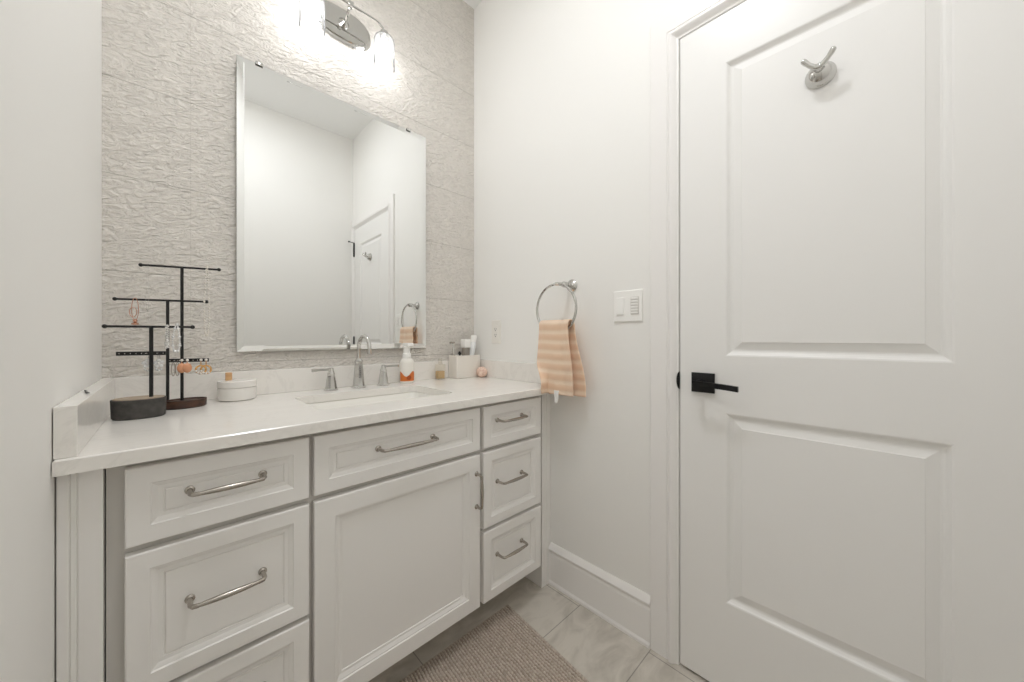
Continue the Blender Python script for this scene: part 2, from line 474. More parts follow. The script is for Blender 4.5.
# ------------------------------------------------------------------ vanity cabinet
VF = -0.6        # face of the drawer fronts
van = thing('vanity_cabinet', 'long pale grey panelled bathroom vanity cabinet standing under the white countertop', 'cabinet', (-0.7, -0.3, 0))
bm = B()
CT = 0.8722      # underside of the countertop
box(bm, -1.3375, -1.318, VF + 0.0215, -0.03, 0.13, CT - 0.0005)          # sides
box(bm, -0.0975, -0.078, VF + 0.0215, -0.03, 0.13, CT - 0.0005)
box(bm, -1.318, -0.0975, VF + 0.04, -0.03, 0.13, 0.148)                  # bottom
box(bm, -1.318, -0.0975, -0.045, -0.03, 0.148, CT - 0.0005)              # back
for x0, x1 in ((-1.318, -1.29), (-1.012, -0.96), (-0.46, -0.395), (-0.13, -0.0975)):
    box(bm, x0, x1, VF + 0.0219, VF + 0.0405, 0.1485, CT - 0.001)
for za, zb in ((0.84, CT - 0.0005), (0.672, 0.715), (0.13, 0.155)):
    box(bm, -1.3178, -0.0977, VF + 0.0216, VF + 0.0411, za, zb)
for x0, x1 in ((-1.318, -0.985), (-0.42, -0.0975)):
    box(bm, x0, x1, VF + 0.0222, VF + 0.0403, 0.382, 0.415)
obj('carcass', bm, M['cabinet_gap_shade'], van)
obj('toe_kick', box(B(), -1.3375, -0.0765, -0.432, -0.417, 0.0005, 0.1295), M['cabinet'], van)
# fluted filler strips at both walls
def filler(x0, x1, yf, z0, flutes):
    bm = B()
    pr = [(x0, yf)]
    for f in flutes:
        pr += [(f - 0.0018, yf), (f, yf + 0.0025), (f + 0.0018, yf)]
    pr += [(x1, yf), (x1, -0.435), (x0, -0.435)]
    loft(bm, [[(x, y, z) for x, y in pr] for z in (z0, CT - 0.0005)])
    return bm
obj('filler_strip', filler(LX + 0.0025, -1.3395, VF, 0.0005, (-1.379, -1.3705)), M['cabinet'], van, ang=15)
obj('filler_strip', filler(-0.0605, -0.0015, -0.567, 0.0005, (-0.052, -0.041, -0.030)), M['cabinet'], van, ang=15)

def front_map(a, b, d): return (a, VF + d, b)
DRAW = [(0, 0), (0.036 - 0.001, 0.0), (0.037, 0.0030), (0.039, 0.0035), (0.046, 0.0075), (0.0535, 0.0085), (0.0545, 0.011), (0.0565, 0.011), (0.0575, 0.0085), (0.06, 0.0085)]
DOORP = [(0, 0), (0.050, 0.0), (0.052, 0.0035), (0.055, 0.004), (0.064, 0.009), (0.070, 0.010), (0.0715, 0.0125), (0.074, 0.0125)]
def front(name, x0, x1, z0, z1, prof, label=None):
    p = [(0.0, 0.003), (0.0015, 0.0006), (0.003, 0.0)] + prof[1:]
    o = obj(name, rings_panel(B(), x0, x1, z0, z1, p, 0.0205, front_map), M['cabinet'], van, ang=18)
    if label: o['label'] = label
    return o
def pull(par, c, half, vertical=False, out=0.031):
    bm = B()
    cx, cz = c
    def T(s, y, drop=0.0):
        return (cx + s, y, cz + drop) if not vertical else (cx + drop, y, cz + s)
    face = VF + 0.0085
    for s in (-1, 1):
        y0 = (VF + 0.001) if vertical else face
        p = [T(s * half, y0), T(s * half, y0 - 0.003), T(s * half, y0 - 0.006), T(s * half, VF - out * 0.65), T(s * (half - 0.004), VF - out * 0.93), T(s * (half - 0.013), VF - out)]
        tube(bm, p, [0.0088, 0.0088, 0.0052, 0.0046, 0.0047, 0.0046], 12)
    n = 13
    pts = [T(-half + 0.012 + (2 * half - 0.024) * i / (n - 1), VF - out - 0.0015 * math.sin(PI * i / (n - 1))) for i in range(n)]
    rr = [0.0040 + 0.0022 * math.sin(PI * i / (n - 1)) for i in range(n)]
    tube(bm, pts, rr, 12)
    o = obj('handle', bm, M['nickel'], par)
    o['label'] = 'brushed nickel bar pull'
    return o
CL = (-1.3122, -0.9925); CM = (-0.9812, -0.4353); CR = (-0.419, -0.1042)
rows = ((0.7022, 0.8565), (0.4055, 0.6862), (0.132, 0.3925))
for (x0, x1), hx, hw in ((CL, -1.1545, 0.064), (CR, -0.2815, 0.066)):
    for (za, zb), hz in zip(rows, (0.788 if x0 < -1 else 0.7965, 0.557 if x0 < -1 else 0.563, 0.284)):
        d = front('drawer', x0, x1, za, zb, DRAW)
        pull(d, (hx, hz), hw)
d = front('drawer', CM[0], CM[1], rows[0][0], rows[0][1], DRAW)
pull(d, (-0.72, 0.7875), 0.091)
d = front('cabinet_door', CM[0], CM[1], 0.132, 0.6862, DOORP)
pull(d, (-0.4535, 0.562), 0.059, True)

# ------------------------------------------------------------------ countertop with splashes
ctop = thing('countertop', 'white quartz countertop with faint veins covering the vanity from wall to wall', 'countertop', (-0.7, -0.3, 0.9))
SX0, SX1, SY0, SY1 = -0.935, -0.46, -0.478, -0.168
bm = B()
outer = [(LX + 0.0015, -0.6274), (-0.0015, -0.6274), (-0.0015, -0.0015), (LX + 0.0015, -0.0015)]
inner = rrect(SX0, SX1, SY0, SY1, 0.03, 6)
def slab_face(z, ins):
    o = [bm.verts.new((x + (ins if x < -0.7 else -ins), y + (ins if y < -0.3 else 0), z)) for x, y in outer]
    i = [bm.verts.new((x, y, z)) for x, y in inner]
    es = [bm.edges.new((l[k], l[(k + 1) % len(l)])) for l in (o, i) for k in range(len(l))]
    bmesh.ops.triangle_fill(bm, edges=es, use_beauty=True)
    return o, i
to, ti = slab_face(0.9, 0.0025)
bo, bi = slab_face(CT, 0.0)
mo = [bm.verts.new((x, y, 0.8975)) for x, y in outer]
for k in range(4):
    bm.faces.new((bo[k], bo[(k + 1) % 4], mo[(k + 1) % 4], mo[k])); bm.faces.new((mo[k], mo[(k + 1) % 4], to[(k + 1) % 4], to[k]))
for k in range(len(ti)):
    j = (k + 1) % len(ti); bm.faces.new((ti[k], ti[j], bi[j], bi[k]))
obj('worktop', bm, M['quartz'], ctop, ang=20)
obj('backsplash', box(B(), LX + 0.0015, -0.0015, -0.0205, -0.0015, 0.9003, 0.991, 0.0012), M['quartz'], ctop, ang=15)
for x0, x1 in ((LX + 0.0015, -1.3675), (-0.0205, -0.0015)):
    obj('side_splash', box(B(), x0, x1, -0.6196 if x0 < -1 else -0.60, -0.021, 0.9003, 0.991, 0.0012), M['quartz'], ctop, ang=15)

# sink
sink = thing('sink', 'white rectangular undermount sink set into the countertop below the faucet', 'sink', ((SX0 + SX1) / 2, (SY0 + SY1) / 2, 0.75))
bm = B()
def srect(i, r, z): return [(x, y, z) for x, y in rrect(SX0 + i, SX1 - i, SY0 + i, SY1 - i, r, 6)]
loft(bm, [srect(-0.02, 0.04, CT - 0.001), srect(-0.003, 0.033, CT - 0.001), srect(0.001, 0.035, CT - 0.006), srect(0.008, 0.045, 0.81), srect(0.018, 0.05, 0.765), srect(0.045, 0.05, 0.748), srect(0.13, 0.02, 0.744)][::-1] , True, False)
loft(bm, [srect(-0.02, 0.04, CT - 0.001), srect(-0.018, 0.045, 0.86), srect(-0.006, 0.05, 0.80), srect(0.01, 0.05, 0.75), srect(0.06, 0.05, 0.732)], False, True)
bmesh.ops.remove_doubles(bm, verts=bm.verts[:], dist=0.0001)
obj('basin', bm, M['porcelain'], sink, ang=50)
bm = B(); lathe(bm, [(0.022, 0.0), (0.022, 0.002), (0.018, 0.003), (0.012, 0.0015), (0.006, 0.004), (0.0, 0.005)], ((SX0 + SX1) / 2, (SY0 + SY1) / 2 + 0.02, 0.7442), seg=20)
obj('drain', bm, M['chrome'], sink)

# faucet
fc = thing('faucet', 'chrome widespread faucet with gooseneck spout and two levers behind the sink', 'faucet', (-0.672, -0.078, 0.9))
bm = B()
fx, fy = -0.674, -0.078
lathe(bm, [(0.0295, 0.0002), (0.0295, 0.004), (0.025, 0.008), (0.0225, 0.014), (0.0195, 0.05), (0.0165, 0.09), (0.0150, 0.106), (0.0165, 0.110), (0.0165, 0.114), (0.0135, 0.117), (0.0095, 0.124)], (fx, fy, 0.9), seg=8, rot=R(22.5))
obj_pts = [(fx, fy, 1.02), (fx, fy, 1.04), (fx, fy, 1.062)]
for i in range(1, 13):
    a = PI * i / 12
    obj_pts.append((fx, fy - 0.0565 + 0.0565 * math.cos(a), 1.062 + 0.0565 * math.sin(a)))
obj_pts += [(fx, fy - 0.113, 1.056)]
tube(bm, obj_pts, 0.0078, 14)
tube(bm, [(fx, fy - 0.113, 1.060), (fx, fy - 0.113, 1.046)], 0.0098, 14)
obj('spout', bm, M['chrome'], fc, ang=25)
for hx, s in ((-0.783, -1), (-0.567, 1)):
    bm = B()
    lathe(bm, [(0.0265, 0.0002), (0.0265, 0.004), (0.0225, 0.007), (0.0205, 0.013), (0.0165, 0.045), (0.013, 0.062), (0.0145, 0.066), (0.0125, 0.070), (0.0095, 0.080), (0.0085, 0.088), (0.005, 0.091)], (hx, fy, 0.9), seg=8, rot=R(22.5))
    kb = obj('handle', bm, M['chrome'], fc, ang=25)
    kb['label'] = 'chrome lever handle ' + ('left of the spout' if s < 0 else 'right of the spout')
    bm = B()
    loft(bm, [[(hx + s * d, fy + dy * wy, 0.984 + dz * hz + up) for dy, dz in ((-1, -1), (1, -1), (1, 1), (-1, 1))] for d, wy, hz, up in ((-0.006, 0.0055, 0.004, 0), (0.01, 0.0055, 0.004, 0), (0.04, 0.006, 0.0042, 0.0005), (0.062, 0.0075, 0.005, 0.0), (0.07, 0.007, 0.0055, -0.001))])
    obj('lever', bm, M['chrome'], kb, ang=30)

# ------------------------------------------------------------------ mirror
MX0, MX1, MZ0, MZ1 = -1.0785, -0.319, 1.0612, 2.121
mir = thing('mirror', 'tall frameless wall mirror with bright angled edges above the sink', 'mirror', (-0.699, 0, 1.59))
def mmap(a, b, d): return (a, -0.0218 + d, b)
bm = B()
rings_panel(bm, MX0, MX1, MZ0, MZ1, [(0.0, 0.0048), (0.0002, 0.0037), (0.0195, 0.0005), (0.0215, 0.0)], 0.0062, mmap)
bmesh.ops.recalc_face_normals(bm, faces=bm.faces)
mo_ = obj('mirror_glass', bm, [M['mirror'], M['mirror_edge']], mir, smooth=False)
for p in mo_.data.polygons:
    if p.normal.y > -0.5: p.material_index = 1
obj('backing', box(B(), MX0 + 0.03, MX1 - 0.03, -0.0155, -0.0008, MZ0 + 0.03, MZ1 - 0.03), M['gap'], mir)
for cx in (-1.012, -0.414):
    bm = B()
    box(bm, cx - 0.012, cx + 0.012, -0.0245, -0.0225, MZ1 - 0.006, MZ1 + 0.004, 0.0006)
    box(bm, cx - 0.012, cx + 0.012, -0.0225, -0.0008, MZ1 + 0.001, MZ1 + 0.0035)
    c = obj('mirror_clip', bm, M['chrome'], mir); c['label'] = 'chrome mirror clip'

# ------------------------------------------------------------------ vanity light
VX, VZ, VY = -0.715, 2.452, -0.10
vl = thing('vanity_light', 'lit chrome two bulb wall light with clear glass shades above the mirror', 'wall light', (VX, 0, VZ))
bm = B()
def oval(w_, h_, y):
    return [(VX + w_ * math.cos(2 * PI * i / 40), y, VZ + h_ * math.sin(2 * PI * i / 40)) for i in range(40)]
def stad(w_, h_, y):
    out = []
    for i in range(40):
        a = 2 * PI * i / 40; c, s_ = math.cos(a), math.sin(a)
        k = 2 / 2.6
        out.append((VX + w_ * math.copysign(abs(c) ** k, c), y, VZ + h_ * math.copysign(abs(s_) ** k, s_)))
    return out
loft(bm, [stad(0.121, 0.074, -0.0006), stad(0.121, 0.074, -0.006), stad(0.116, 0.069, -0.010), stad(0.110, 0.063, -0.012), stad(0.106, 0.059, -0.017), stad(0.098, 0.051, -0.0185)])
obj('backplate', bm, M['chrome'], vl, ang=30)
bm = B()
lathe(bm, [(0.022, 0.018), (0.022, 0.022), (0.012, 0.034), (0.0075, 0.042)], (VX, 0, VZ), 'y', 20)
for q in bm.verts: q.co.y = -q.co.y
tube(bm, [(VX, -0.034, VZ), (VX, -0.06, VZ + 0.004), (VX, VY, VZ + 0.026)], 0.006, 10)
box(bm, VX - 0.009, VX + 0.009, VY - 0.009, VY + 0.009, VZ + 0.017, VZ + 0.037, 0.001)
AR = 0.142
for s in (-1, 1):
    pts = [(VX, VY, VZ + 0.028), (VX + s * (AR - 0.05), VY, VZ + 0.028)]
    for i in range(1, 9):
        a = PI / 2 * i / 8
        pts.append((VX + s * (AR - 0.05 + 0.05 * math.sin(a)), VY, VZ + 0.028 - 0.05 * (1 - math.cos(a)) * 0.55))
    tube(bm, pts, 0.0042, 10)
obj('arm', bm, M['chrome'], vl)
for s in (-1, 1):
    cx = VX + s * AR
    bm = B()
    lathe(bm, [(0.010, 0.0), (0.017, -0.003), (0.019, -0.010), (0.019, -0.034), (0.014, -0.042)], (cx, VY, VZ + 0.001), seg=20)
    so = obj('socket', bm, M['chrome'], vl)
    bm = B()
    zt = VZ - 0.018
    lathe(bm, [(0.0135, -0.026), (0.016, -0.034), (0.024, -0.052), (0.0285, -0.070), (0.027, -0.087), (0.018, -0.101), (0.004, -0.106)], (cx, VY, zt), seg=16)
    b_ = obj('bulb', bm, M['bulb'], vl); b_['label'] = 'lit bulb'
    bm = B()
    pr = [(0.0195, 0.0), (0.030, -0.004), (0.040, -0.014), (0.0435, -0.028), (0.0445, -0.14)]
    seg = 28; rings = []
    for r, z in pr + [(r - 0.0025, z + (-0.002 if i < len(pr) - 1 else 0)) for i, (r, z) in list(enumerate(pr))[::-1]]:
        rings.append([bm.verts.new((cx + r * math.cos(2 * PI * j / seg), VY + r * math.sin(2 * PI * j / seg), zt + z)) for j in range(seg)])
    for a, b in zip(rings, rings[1:] + rings[:1]):
        for j in range(seg): bm.faces.new((a[j], a[(j + 1) % seg], b[(j + 1) % seg], b[j]))
    obj('glass_shade', bm, M['glass'], vl, ang=60)

# added fill light on the ceiling, out of view, brightens the lower room
cl = thing('ceiling_fill_light', 'added round white flush fill light, unseen, on the ceiling over the room', 'fill light', (-0.86, -1.14, CZ))
bm = B(); lathe(bm, [(0.135, -0.0006), (0.135, -0.018), (0.13, -0.022), (0.121, -0.022), (0.121, -0.012)], (-0.86, -1.14, CZ), seg=40); obj('housing', bm, M['white_plastic'], cl)
bm = B(); lathe(bm, [(0.12, -0.0125), (0.12, -0.019), (0.11, -0.026), (0.07, -0.031)], (-0.86, -1.14, CZ), seg=40)
m = M['diffuser'] = bpy.data.materials.new('fill_light_diffuser'); m.use_nodes = True
nt = m.node_tree; nt.nodes.remove(nt.nodes['Principled BSDF'])
em = nt.nodes.new('ShaderNodeEmission'); em.inputs[0].default_value = (0.968, 0.984, 1.015, 1); em.inputs[1].default_value = CEIL_FILL
nt.links.new(em.outputs[0], nt.nodes['Material Output'].inputs[0])
d_ = obj('diffuser', bm, M['diffuser'], cl); d_['label'] = 'lit white cover of the added fill light'

# ------------------------------------------------------------------ right wall fittings
TRY, TRZ = -0.6867, 1.335
tr = thing('towel_ring', 'chrome towel ring on the white wall beside the vanity', 'towel ring', (0, TRY, TRZ))
bm = B()
lathe(bm, [(0.027, -0.0006), (0.027, -0.004), (0.023, -0.008), (0.018, -0.012), (0.011, -0.017), (0.010, -0.035), (0.0125, -0.040), (0.0125, -0.062), (0.010, -0.067), (0.006, -0.072)], (0, TRY, TRZ), 'x', 24)
obj('mount', bm, M['chrome'], tr, ang=40)
RX, RR = -0.079, 0.1045
RC = (RX, -0.6605, TRZ - RR + 0.002)
bm = B()
tube(bm, [(-0.052, TRY, TRZ), (RX, -0.672, TRZ + 0.002), (RX - 0.003, -0.6605, TRZ + 0.002)], [0.008, 0.0075, 0.0065], 10)
ring_tube(bm, [(RX, RC[1] + RR * math.cos(2 * PI * i / 64), RC[2] + RR * math.sin(2 * PI * i / 64)) for i in range(64)], 0.0052)
obj('ring', bm, M['chrome'], tr)

def smoothstep(t): return t * t * (3 - 2 * t)
# hand towel through the ring
def towel_sheet(prof, ncol=34):
    """prof: list of (x, y_left, y_right, z, fold amplitude, phase)"""
    bm = B(); uvl = bm.loops.layers.uv.new('uv')
    rows_ = []; dist = 0; prev = None; ds = []
    for x, yl, yr, z, amp, ph in prof:
        if prev is not None: dist += math.hypot(x - prev[0], z - prev[1])
        prev = (x, z); ds.append(dist)
        row = []
        for j in range(ncol + 1):
            s = j / ncol
            f = math.sin(s * 9.5 + ph) * 0.6 + math.sin(s * 17 + ph * 1.7) * 0.3 + math.sin(s * 4.0 + 0.6) * 0.5
            yy = yl + (yr - yl) * s
            zz = z + 0.25 * amp * math.sin(s * 6 + ph)
            xx = x + amp * f
            if z < 1.01 and yy > -0.636:          # the lower corner slides out over the counter edge
                k_ = smoothstep(min(1, max(0, (1.01 - zz) / 0.095)))
                xx -= (yy + 0.636) * 0.62 * k_
                yy += (-0.636 - yy) * k_
            row.append(bm.verts.new((xx, yy, zz)))
        rows_.append(row)
    for i in range(len(rows_) - 1):
        for j in range(ncol):
            fc_ = bm.faces.new((rows_[i][j], rows_[i][j + 1], rows_[i + 1][j + 1], rows_[i + 1][j]))
            for lp, (ii, jj) in zip(fc_.loops, ((i, j), (i, j + 1), (i + 1, j + 1), (i + 1, j))):
                lp[uvl].uv = (jj / ncol, ds[ii])
    return bm
def smoothstep(t): return t * t * (3 - 2 * t)
prof = []
n = 34
for i in range(n):                               # front layer, bottom to top
    t = i / (n - 1)
    z = 0.878 + t * (1.165 - 0.878)
    k = smoothstep(min(1, max(0, (t - 0.1) / 0.9)))
    prof.append((-0.103 + 0.006 * t, -0.563 - 0.0165 * k, -0.7715 + 0.030 * k, z, 0.0045 * (1 - 0.35 * t) + 0.001, 0.4 + 0.6 * t))
for i in range(1, 9):                            # over the ring
    a = PI * i / 9
    prof.append((-0.078 - 0.0205 * math.cos(a), -0.5795 - 0.002 * i / 9, -0.7415, 1.165 + 0.019 * math.sin(a), 0.0032 * (1 - i / 12), 1.0))
for i in range(n):                               # back layer, top to bottom
    t = i / (n - 1)
    z = 1.165 - t * (1.165 - 0.872)
    k = smoothstep(min(1, t / 0.9))
    prof.append((-0.058 + 0.006 * t, -0.588 + 0.018 * k, -0.7435 - 0.052 * k, z, 0.0012 + 0.0042 * t, 2.0 + 0.8 * t))
tw = obj('hand_towel', towel_sheet(prof), M['towel'], recalc=False)
tag(tw, 'peach striped hand towel hanging folded through the towel ring', 'towel')
sm = tw.modifiers.new('thickness', 'SOLIDIFY'); sm.thickness = 0.0055; sm.offset = 0
ss = tw.modifiers.new('smooth', 'SUBSURF'); ss.levels = 1; ss.render_levels = 1
bm = B()
pts = [(-0.1115, 0.896), (-0.1125, 0.880), (-0.110, 0.863), (-0.1125, 0.847)]
L0 = [[(x + dx, -0.6775 - 0.001 * k + yo, z) for dx, yo in ((0, 0), (-0.004, -0.012), (-0.001, -0.026 + 0.004 * k), (0.0012, -0.026 + 0.004 * k), (-0.0025, -0.012), (0.0012, 0))] for k, (x, z) in enumerate(pts)]
loft(bm, L0)
tg = obj('care_tag', bm, M['towel_tag'], tw); tg['label'] = 'white fabric care tag'

# switch plate (rocker + dimmer keypad)
sw = thing('light_switch', 'white double wall switch plate with rocker and dimmer buttons beside the door', 'light switch', (0, -0.947, 1.2305))
bm = B(); box(bm, -0.0065, -0.0006, -1.0055, -0.889, 1.172, 1.2895, 0.0025)
obj('wall_plate', bm, M['white_plastic'], sw, ang=15)
bm = B()
loft(bm, [[(-0.0066, y, z) for y, z in ((-0.9345, 1.198), (-0.9015, 1.198), (-0.9015, 1.2645), (-0.9345, 1.2645))], [(-0.0088 if z > 1.23 else -0.0108, y, z) for y, z in ((-0.933, 1.1995), (-0.903, 1.1995), (-0.903, 1.263), (-0.933, 1.263))]])
obj('rocker', bm, M['white_plastic'], sw, ang=15)
kp = obj('keypad', box(B(), -0.0078, -0.0066, -0.993, -0.96, 1.198, 1.2645, 0.0004), M['switch_grey'], sw, ang=15)
for i in range(6):
    zc = 1.2575 - i * 0.0106
    o = obj('button', box(B(), -0.0108, -0.0079, -0.9905, -0.9625, zc - 0.0032, zc + 0.0032, 0.0008), M['white_plastic'], kp, ang=15)
# outlet
ou = thing('wall_outlet', 'white single wall outlet plate above the counter near the tiled corner', 'outlet', (0, -0.195, 1.142))
obj('wall_plate', box(B(), -0.0065, -0.0006, -0.2305, -0.160, 1.080, 1.204, 0.0025), M['outlet_plastic'], ou, ang=15)
fo = obj('receptacle', box(B(), -0.0088, -0.0066, -0.212, -0.179, 1.1085, 1.1755, 0.001), M['outlet_plastic'], ou, ang=15)
bm = B()
for zc in (1.158, 1.127):
    for dy in (-0.0055, 0.0055): box(bm, -0.0094, -0.0087, -0.1955 + dy - 0.001, -0.1955 + dy + 0.001, zc - 0.004, zc + 0.004)
    box(bm, -0.0094, -0.0087, -0.198, -0.193, zc - 0.0115, zc - 0.0075)
obj('slots', bm, M['gap'], fo)

# robe hook on the door
HY, HZ = -1.4985, 1.8085
rh = thing('robe_hook', 'chrome double robe hook fixed high on the door', 'hook', (-0.0006, HY, HZ))
bm = B(); lathe(bm, [(0.0325, -0.0010), (0.0325, -0.005), (0.031, -0.009), (0.0275, -0.0125), (0.0268, -0.019), (0.022, -0.026), (0.014, -0.031), (0.009, -0.034)], (0, HY, HZ), 'x', 28)
obj('base', bm, M['chrome'], rh, ang=40)
bm = B()
tube(bm, [(-0.027, HY, HZ), (-0.045, HY, HZ + 0.001)], [0.0095, 0.0085], 12)
n = 15; pts = []; rr = []; fl = []
for i in range(n):
    t = i / (n - 1) * 2 - 1
    pts.append((-0.045 - 0.009 * abs(t) ** 1.5, HY - 0.0285 * t, HZ + 0.000 + 0.024 * abs(t) ** 1.6)); rr.append(0.0074 - 0.0022 * abs(t) + (0.0012 if abs(t) > 0.8 else 0)); fl.append(1.0)
tube(bm, pts, rr, 12)
ball(bm, pts[0], 0.0068, 12); ball(bm, pts[-1], 0.0068, 12)
obj('prongs', bm, M['chrome'], rh)

# ------------------------------------------------------------------ things on the counter
Z = 0.9003
def at(o, u, z, off=0.0): return None

def stand_frame(x, y, ang):
    a = R(ang); d = Vector((math.cos(a), math.sin(a), 0)); p = Vector((-math.sin(a), math.cos(a), 0)); o = Vector((x, y, 0))
    return lambda s, z, q=0.0: tuple(o + d * s + p * q + Vector((0, 0, z)))
def bar_ends(bm, a, b, r=0.0031):
    tube(bm, [a, b], r, 10); ball(bm, a, r * 1.75, 10); ball(bm, b, r * 1.75, 10)

# stand A: charcoal base, single post (front), stand B: dark wood base, two posts
FA = stand_frame(-1.2855, -0.25, -20)
sa = thing('jewelry_stand', 'black jewelry stand on an oval charcoal box base nearest the left splash', 'jewelry stand', FA(0, Z), 'jewelry stands on the counter')
bm = B(); c = FA(-0.024, Z, 0.0)
def oval_loop(c, ax, ay, z, ang, n=32): return [(c[0] + ax * math.cos(t) * math.cos(ang) - ay * math.sin(t) * math.sin(ang), c[1] + ax * math.cos(t) * math.sin(ang) + ay * math.sin(t) * math.cos(ang), z) for t in [2 * PI * i / n for i in range(n)]]
AA = R(-5)
loft(bm, [oval_loop(c, 0.048, 0.037, Z, AA), oval_loop(c, 0.051, 0.040, Z + 0.003, AA), oval_loop(c, 0.0525, 0.0415, Z + 0.047, AA), oval_loop(c, 0.0525, 0.0415, Z + 0.050, AA), oval_loop(c, 0.050, 0.039, Z + 0.050, AA), oval_loop(c, 0.049, 0.038, Z + 0.046, AA)])
obj('base', bm, M['charcoal'], sa)
bm = B(); loft(bm, [oval_loop(c, 0.0485, 0.0375, Z + 0.0462, AA), oval_loop(c, 0.0485, 0.0375, Z + 0.052, AA)])
t_ = obj('tray', bm, M['tan'], sa); t_['label'] = 'tan felt tray top'
bm = B(); tube(bm, [FA(0, Z + 0.0525), FA(0, 1.142)], 0.0044, 10); obj('post', bm, M['blackbar'], sa)
bm = B(); bar_ends(bm, FA(-0.091, 1.141), FA(0.087, 1.141)); obj('bar', bm, M['blackbar'], sa)
def holed(F, s0, s1, z, par, name='earring_bar'):
    bm = B()
    n_ = 9
    def bx(s0_, s1_, z0_, z1_, q0, q1):
        loft(bm, [[F(s, zz, q) for s, zz in ((s0_, z0_), (s1_, z0_), (s1_, z1_), (s0_, z1_))] for q in (q0, q1)])
    w_ = (s1 - s0) / n_
    bx(s0, s1, z - 0.0052, z - 0.0012, -0.0018, 0.0018); bx(s0, s1, z + 0.0012, z + 0.0052, -0.0018, 0.0018)
    for i in range(n_ + 1):
        cxs = s0 + i * w_
        bx(max(s0, cxs - w_ / 2 + 0.0014), min(s1, cxs + w_ / 2 - 0.0014), z - 0.0012, z + 0.0012, -0.0018, 0.0018)
    return obj(name, bm, M['blackbar'], par)
holed(FA, -0.069, 0.030, 1.0695, sa)

FB = stand_frame(-1.2229, -0.13, -20)
sb = thing('jewelry_stand', 'taller black jewelry stand with two posts on a dark wood oval base', 'jewelry stand', FB(0, Z), 'jewelry stands on the counter')
bm = B(); cB = FB(-0.003, Z, -0.01)
cB = (-1.2165, -0.143, Z)
AB = R(12)
loft(bm, [oval_loop(cB, 0.047, 0.034, Z, AB), oval_loop(cB, 0.051, 0.037, Z + 0.003, AB), oval_loop(cB, 0.0515, 0.0375, Z + 0.022, AB), oval_loop(cB, 0.0515, 0.0375, Z + 0.024, AB), oval_loop(cB, 0.048, 0.034, Z + 0.024, AB), oval_loop(cB, 0.046, 0.032, Z + 0.020, AB)])
obj('base', bm, M['dark_wood'], sb)
PB2 = -0.0335
bm = B(); tube(bm, [FB(0, Z + 0.0205), FB(0, 1.326)], 0.0040, 10); obj('post', bm, M['blackbar'], sb)
bm = B(); tube(bm, [FB(PB2, Z + 0.0205), FB(PB2, 1.2235)], 0.0040, 10); obj('post', bm, M['blackbar'], sb)
bm = B(); bar_ends(bm, FB(-0.094, 1.326), FB(0.0905, 1.326)); obj('bar', bm, M['blackbar'], sb)
bm = B(); bar_ends(bm, FB(-0.150, 1.2235), FB(0.0595, 1.2235)); obj('bar', bm, M['blackbar'], sb)
holed(FB, PB2, 0.065, 1.042, sb)

# jewelry hanging on the stands
def chain(F, s, q0, ztop, zbot, w_, bead, rad, n_=26, sag=None):
    """loop of beads hanging over a bar at (s, ztop)"""
    bm = B(); H_ = ztop - zbot
    for i in range(n_):
        t = 2 * PI * i / n_
        ds = math.sin(t); dz = (1 - math.cos(t)) / 2
        x = w_ * math.sin(t) * (0.5 + 0.5 * dz)
        qq = -0.0048 if i % 1 == 0 else 0
        top = max(0.0, 1 - dz * 6)
        ball(bm, F(s + x, ztop - H_ * dz + 0.0042 * top, q0 + (-0.0046) * (1 - top)), rad if not callable(rad) else rad(i), bead)
    return bm
def loopwire(bm, F, s, q, zc, a, b, r, n_=28):
    ring_tube(bm, [F(s + a * math.cos(2 * PI * i / n_), zc + b * math.sin(2 * PI * i / n_), q) for i in range(n_)], r, 6)
# pale long bead necklace on the top bar (right end)
tag(obj('necklace', chain(FB, 0.061, 0.0, 1.3285, 1.118, 0.0075, 8, lambda i: 0.0021 if i % 3 else 0.0029, 64), M['white_chain']), 'long pale beaded necklace hanging from the right end of the highest bar', 'necklace', 'necklaces hanging on the jewelry stands')
bm = chain(FB, -0.078, 0.0, 1.3285, 1.19, 0.004, 6, 0.0009, 90)
tag(obj('necklace', bm, M['silver']), 'fine silver chain hanging from the left end of the highest bar', 'necklace', 'necklaces hanging on the jewelry stands')
# rose gold bracelet on the second bar
nb_ = thing('necklace', 'rose gold chain with a small drop pendant hanging from the middle bar', 'necklace', FB(-0.105, 1.2235), 'necklaces hanging on the jewelry stands')
bm = B()
loopwire(bm, FB, -0.1045, -0.0052, 1.195, 0.0075, 0.0325, 0.0008); loopwire(bm, FB, -0.1085, -0.0060, 1.186, 0.008, 0.014, 0.0009)
obj('chain', bm, M['rose_gold'], nb_)
bm = B(); ball(bm, FB(-0.104, 1.161, -0.0058), 0.0052, 10, (1, 1, 1.1)); lathe(bm, [(0.002, 0.0), (0.008, -0.004), (0.009, -0.007), (0.002, -0.009)], FB(-0.104, 1.157, -0.0058), seg=10)
obj('pendant', bm, M['rose_gold'], nb_)
# silver charm chain + crystal bracelet on stand A's bar
bm = B()
for i in range(30):
    t = i / 29
    ball(bm, FA(0.035 + 0.003 * math.sin(i * 2.1), 1.144 - 0.060 * t, -0.0055 - 0.001 * (i % 2)), 0.0022 + 0.0012 * (i % 3 == 0) + 0.001 * (t > 0.7), 7)
tag(obj('bracelet', bm, M['silver']), 'tarnished silver charm bracelet on the lowest bar left of the crystals', 'bracelet', 'bracelets on the lowest jewelry bar')
tag(obj('bracelet', chain(FA, 0.0535, 0.0, 1.1435, 1.072, 0.0095, 8, lambda i: 0.0022 if i % 4 else 0.0036, 36), M['crystal']), 'clear crystal bead bracelet on the right end of the lowest bar', 'bracelet', 'bracelets on the lowest jewelry bar')
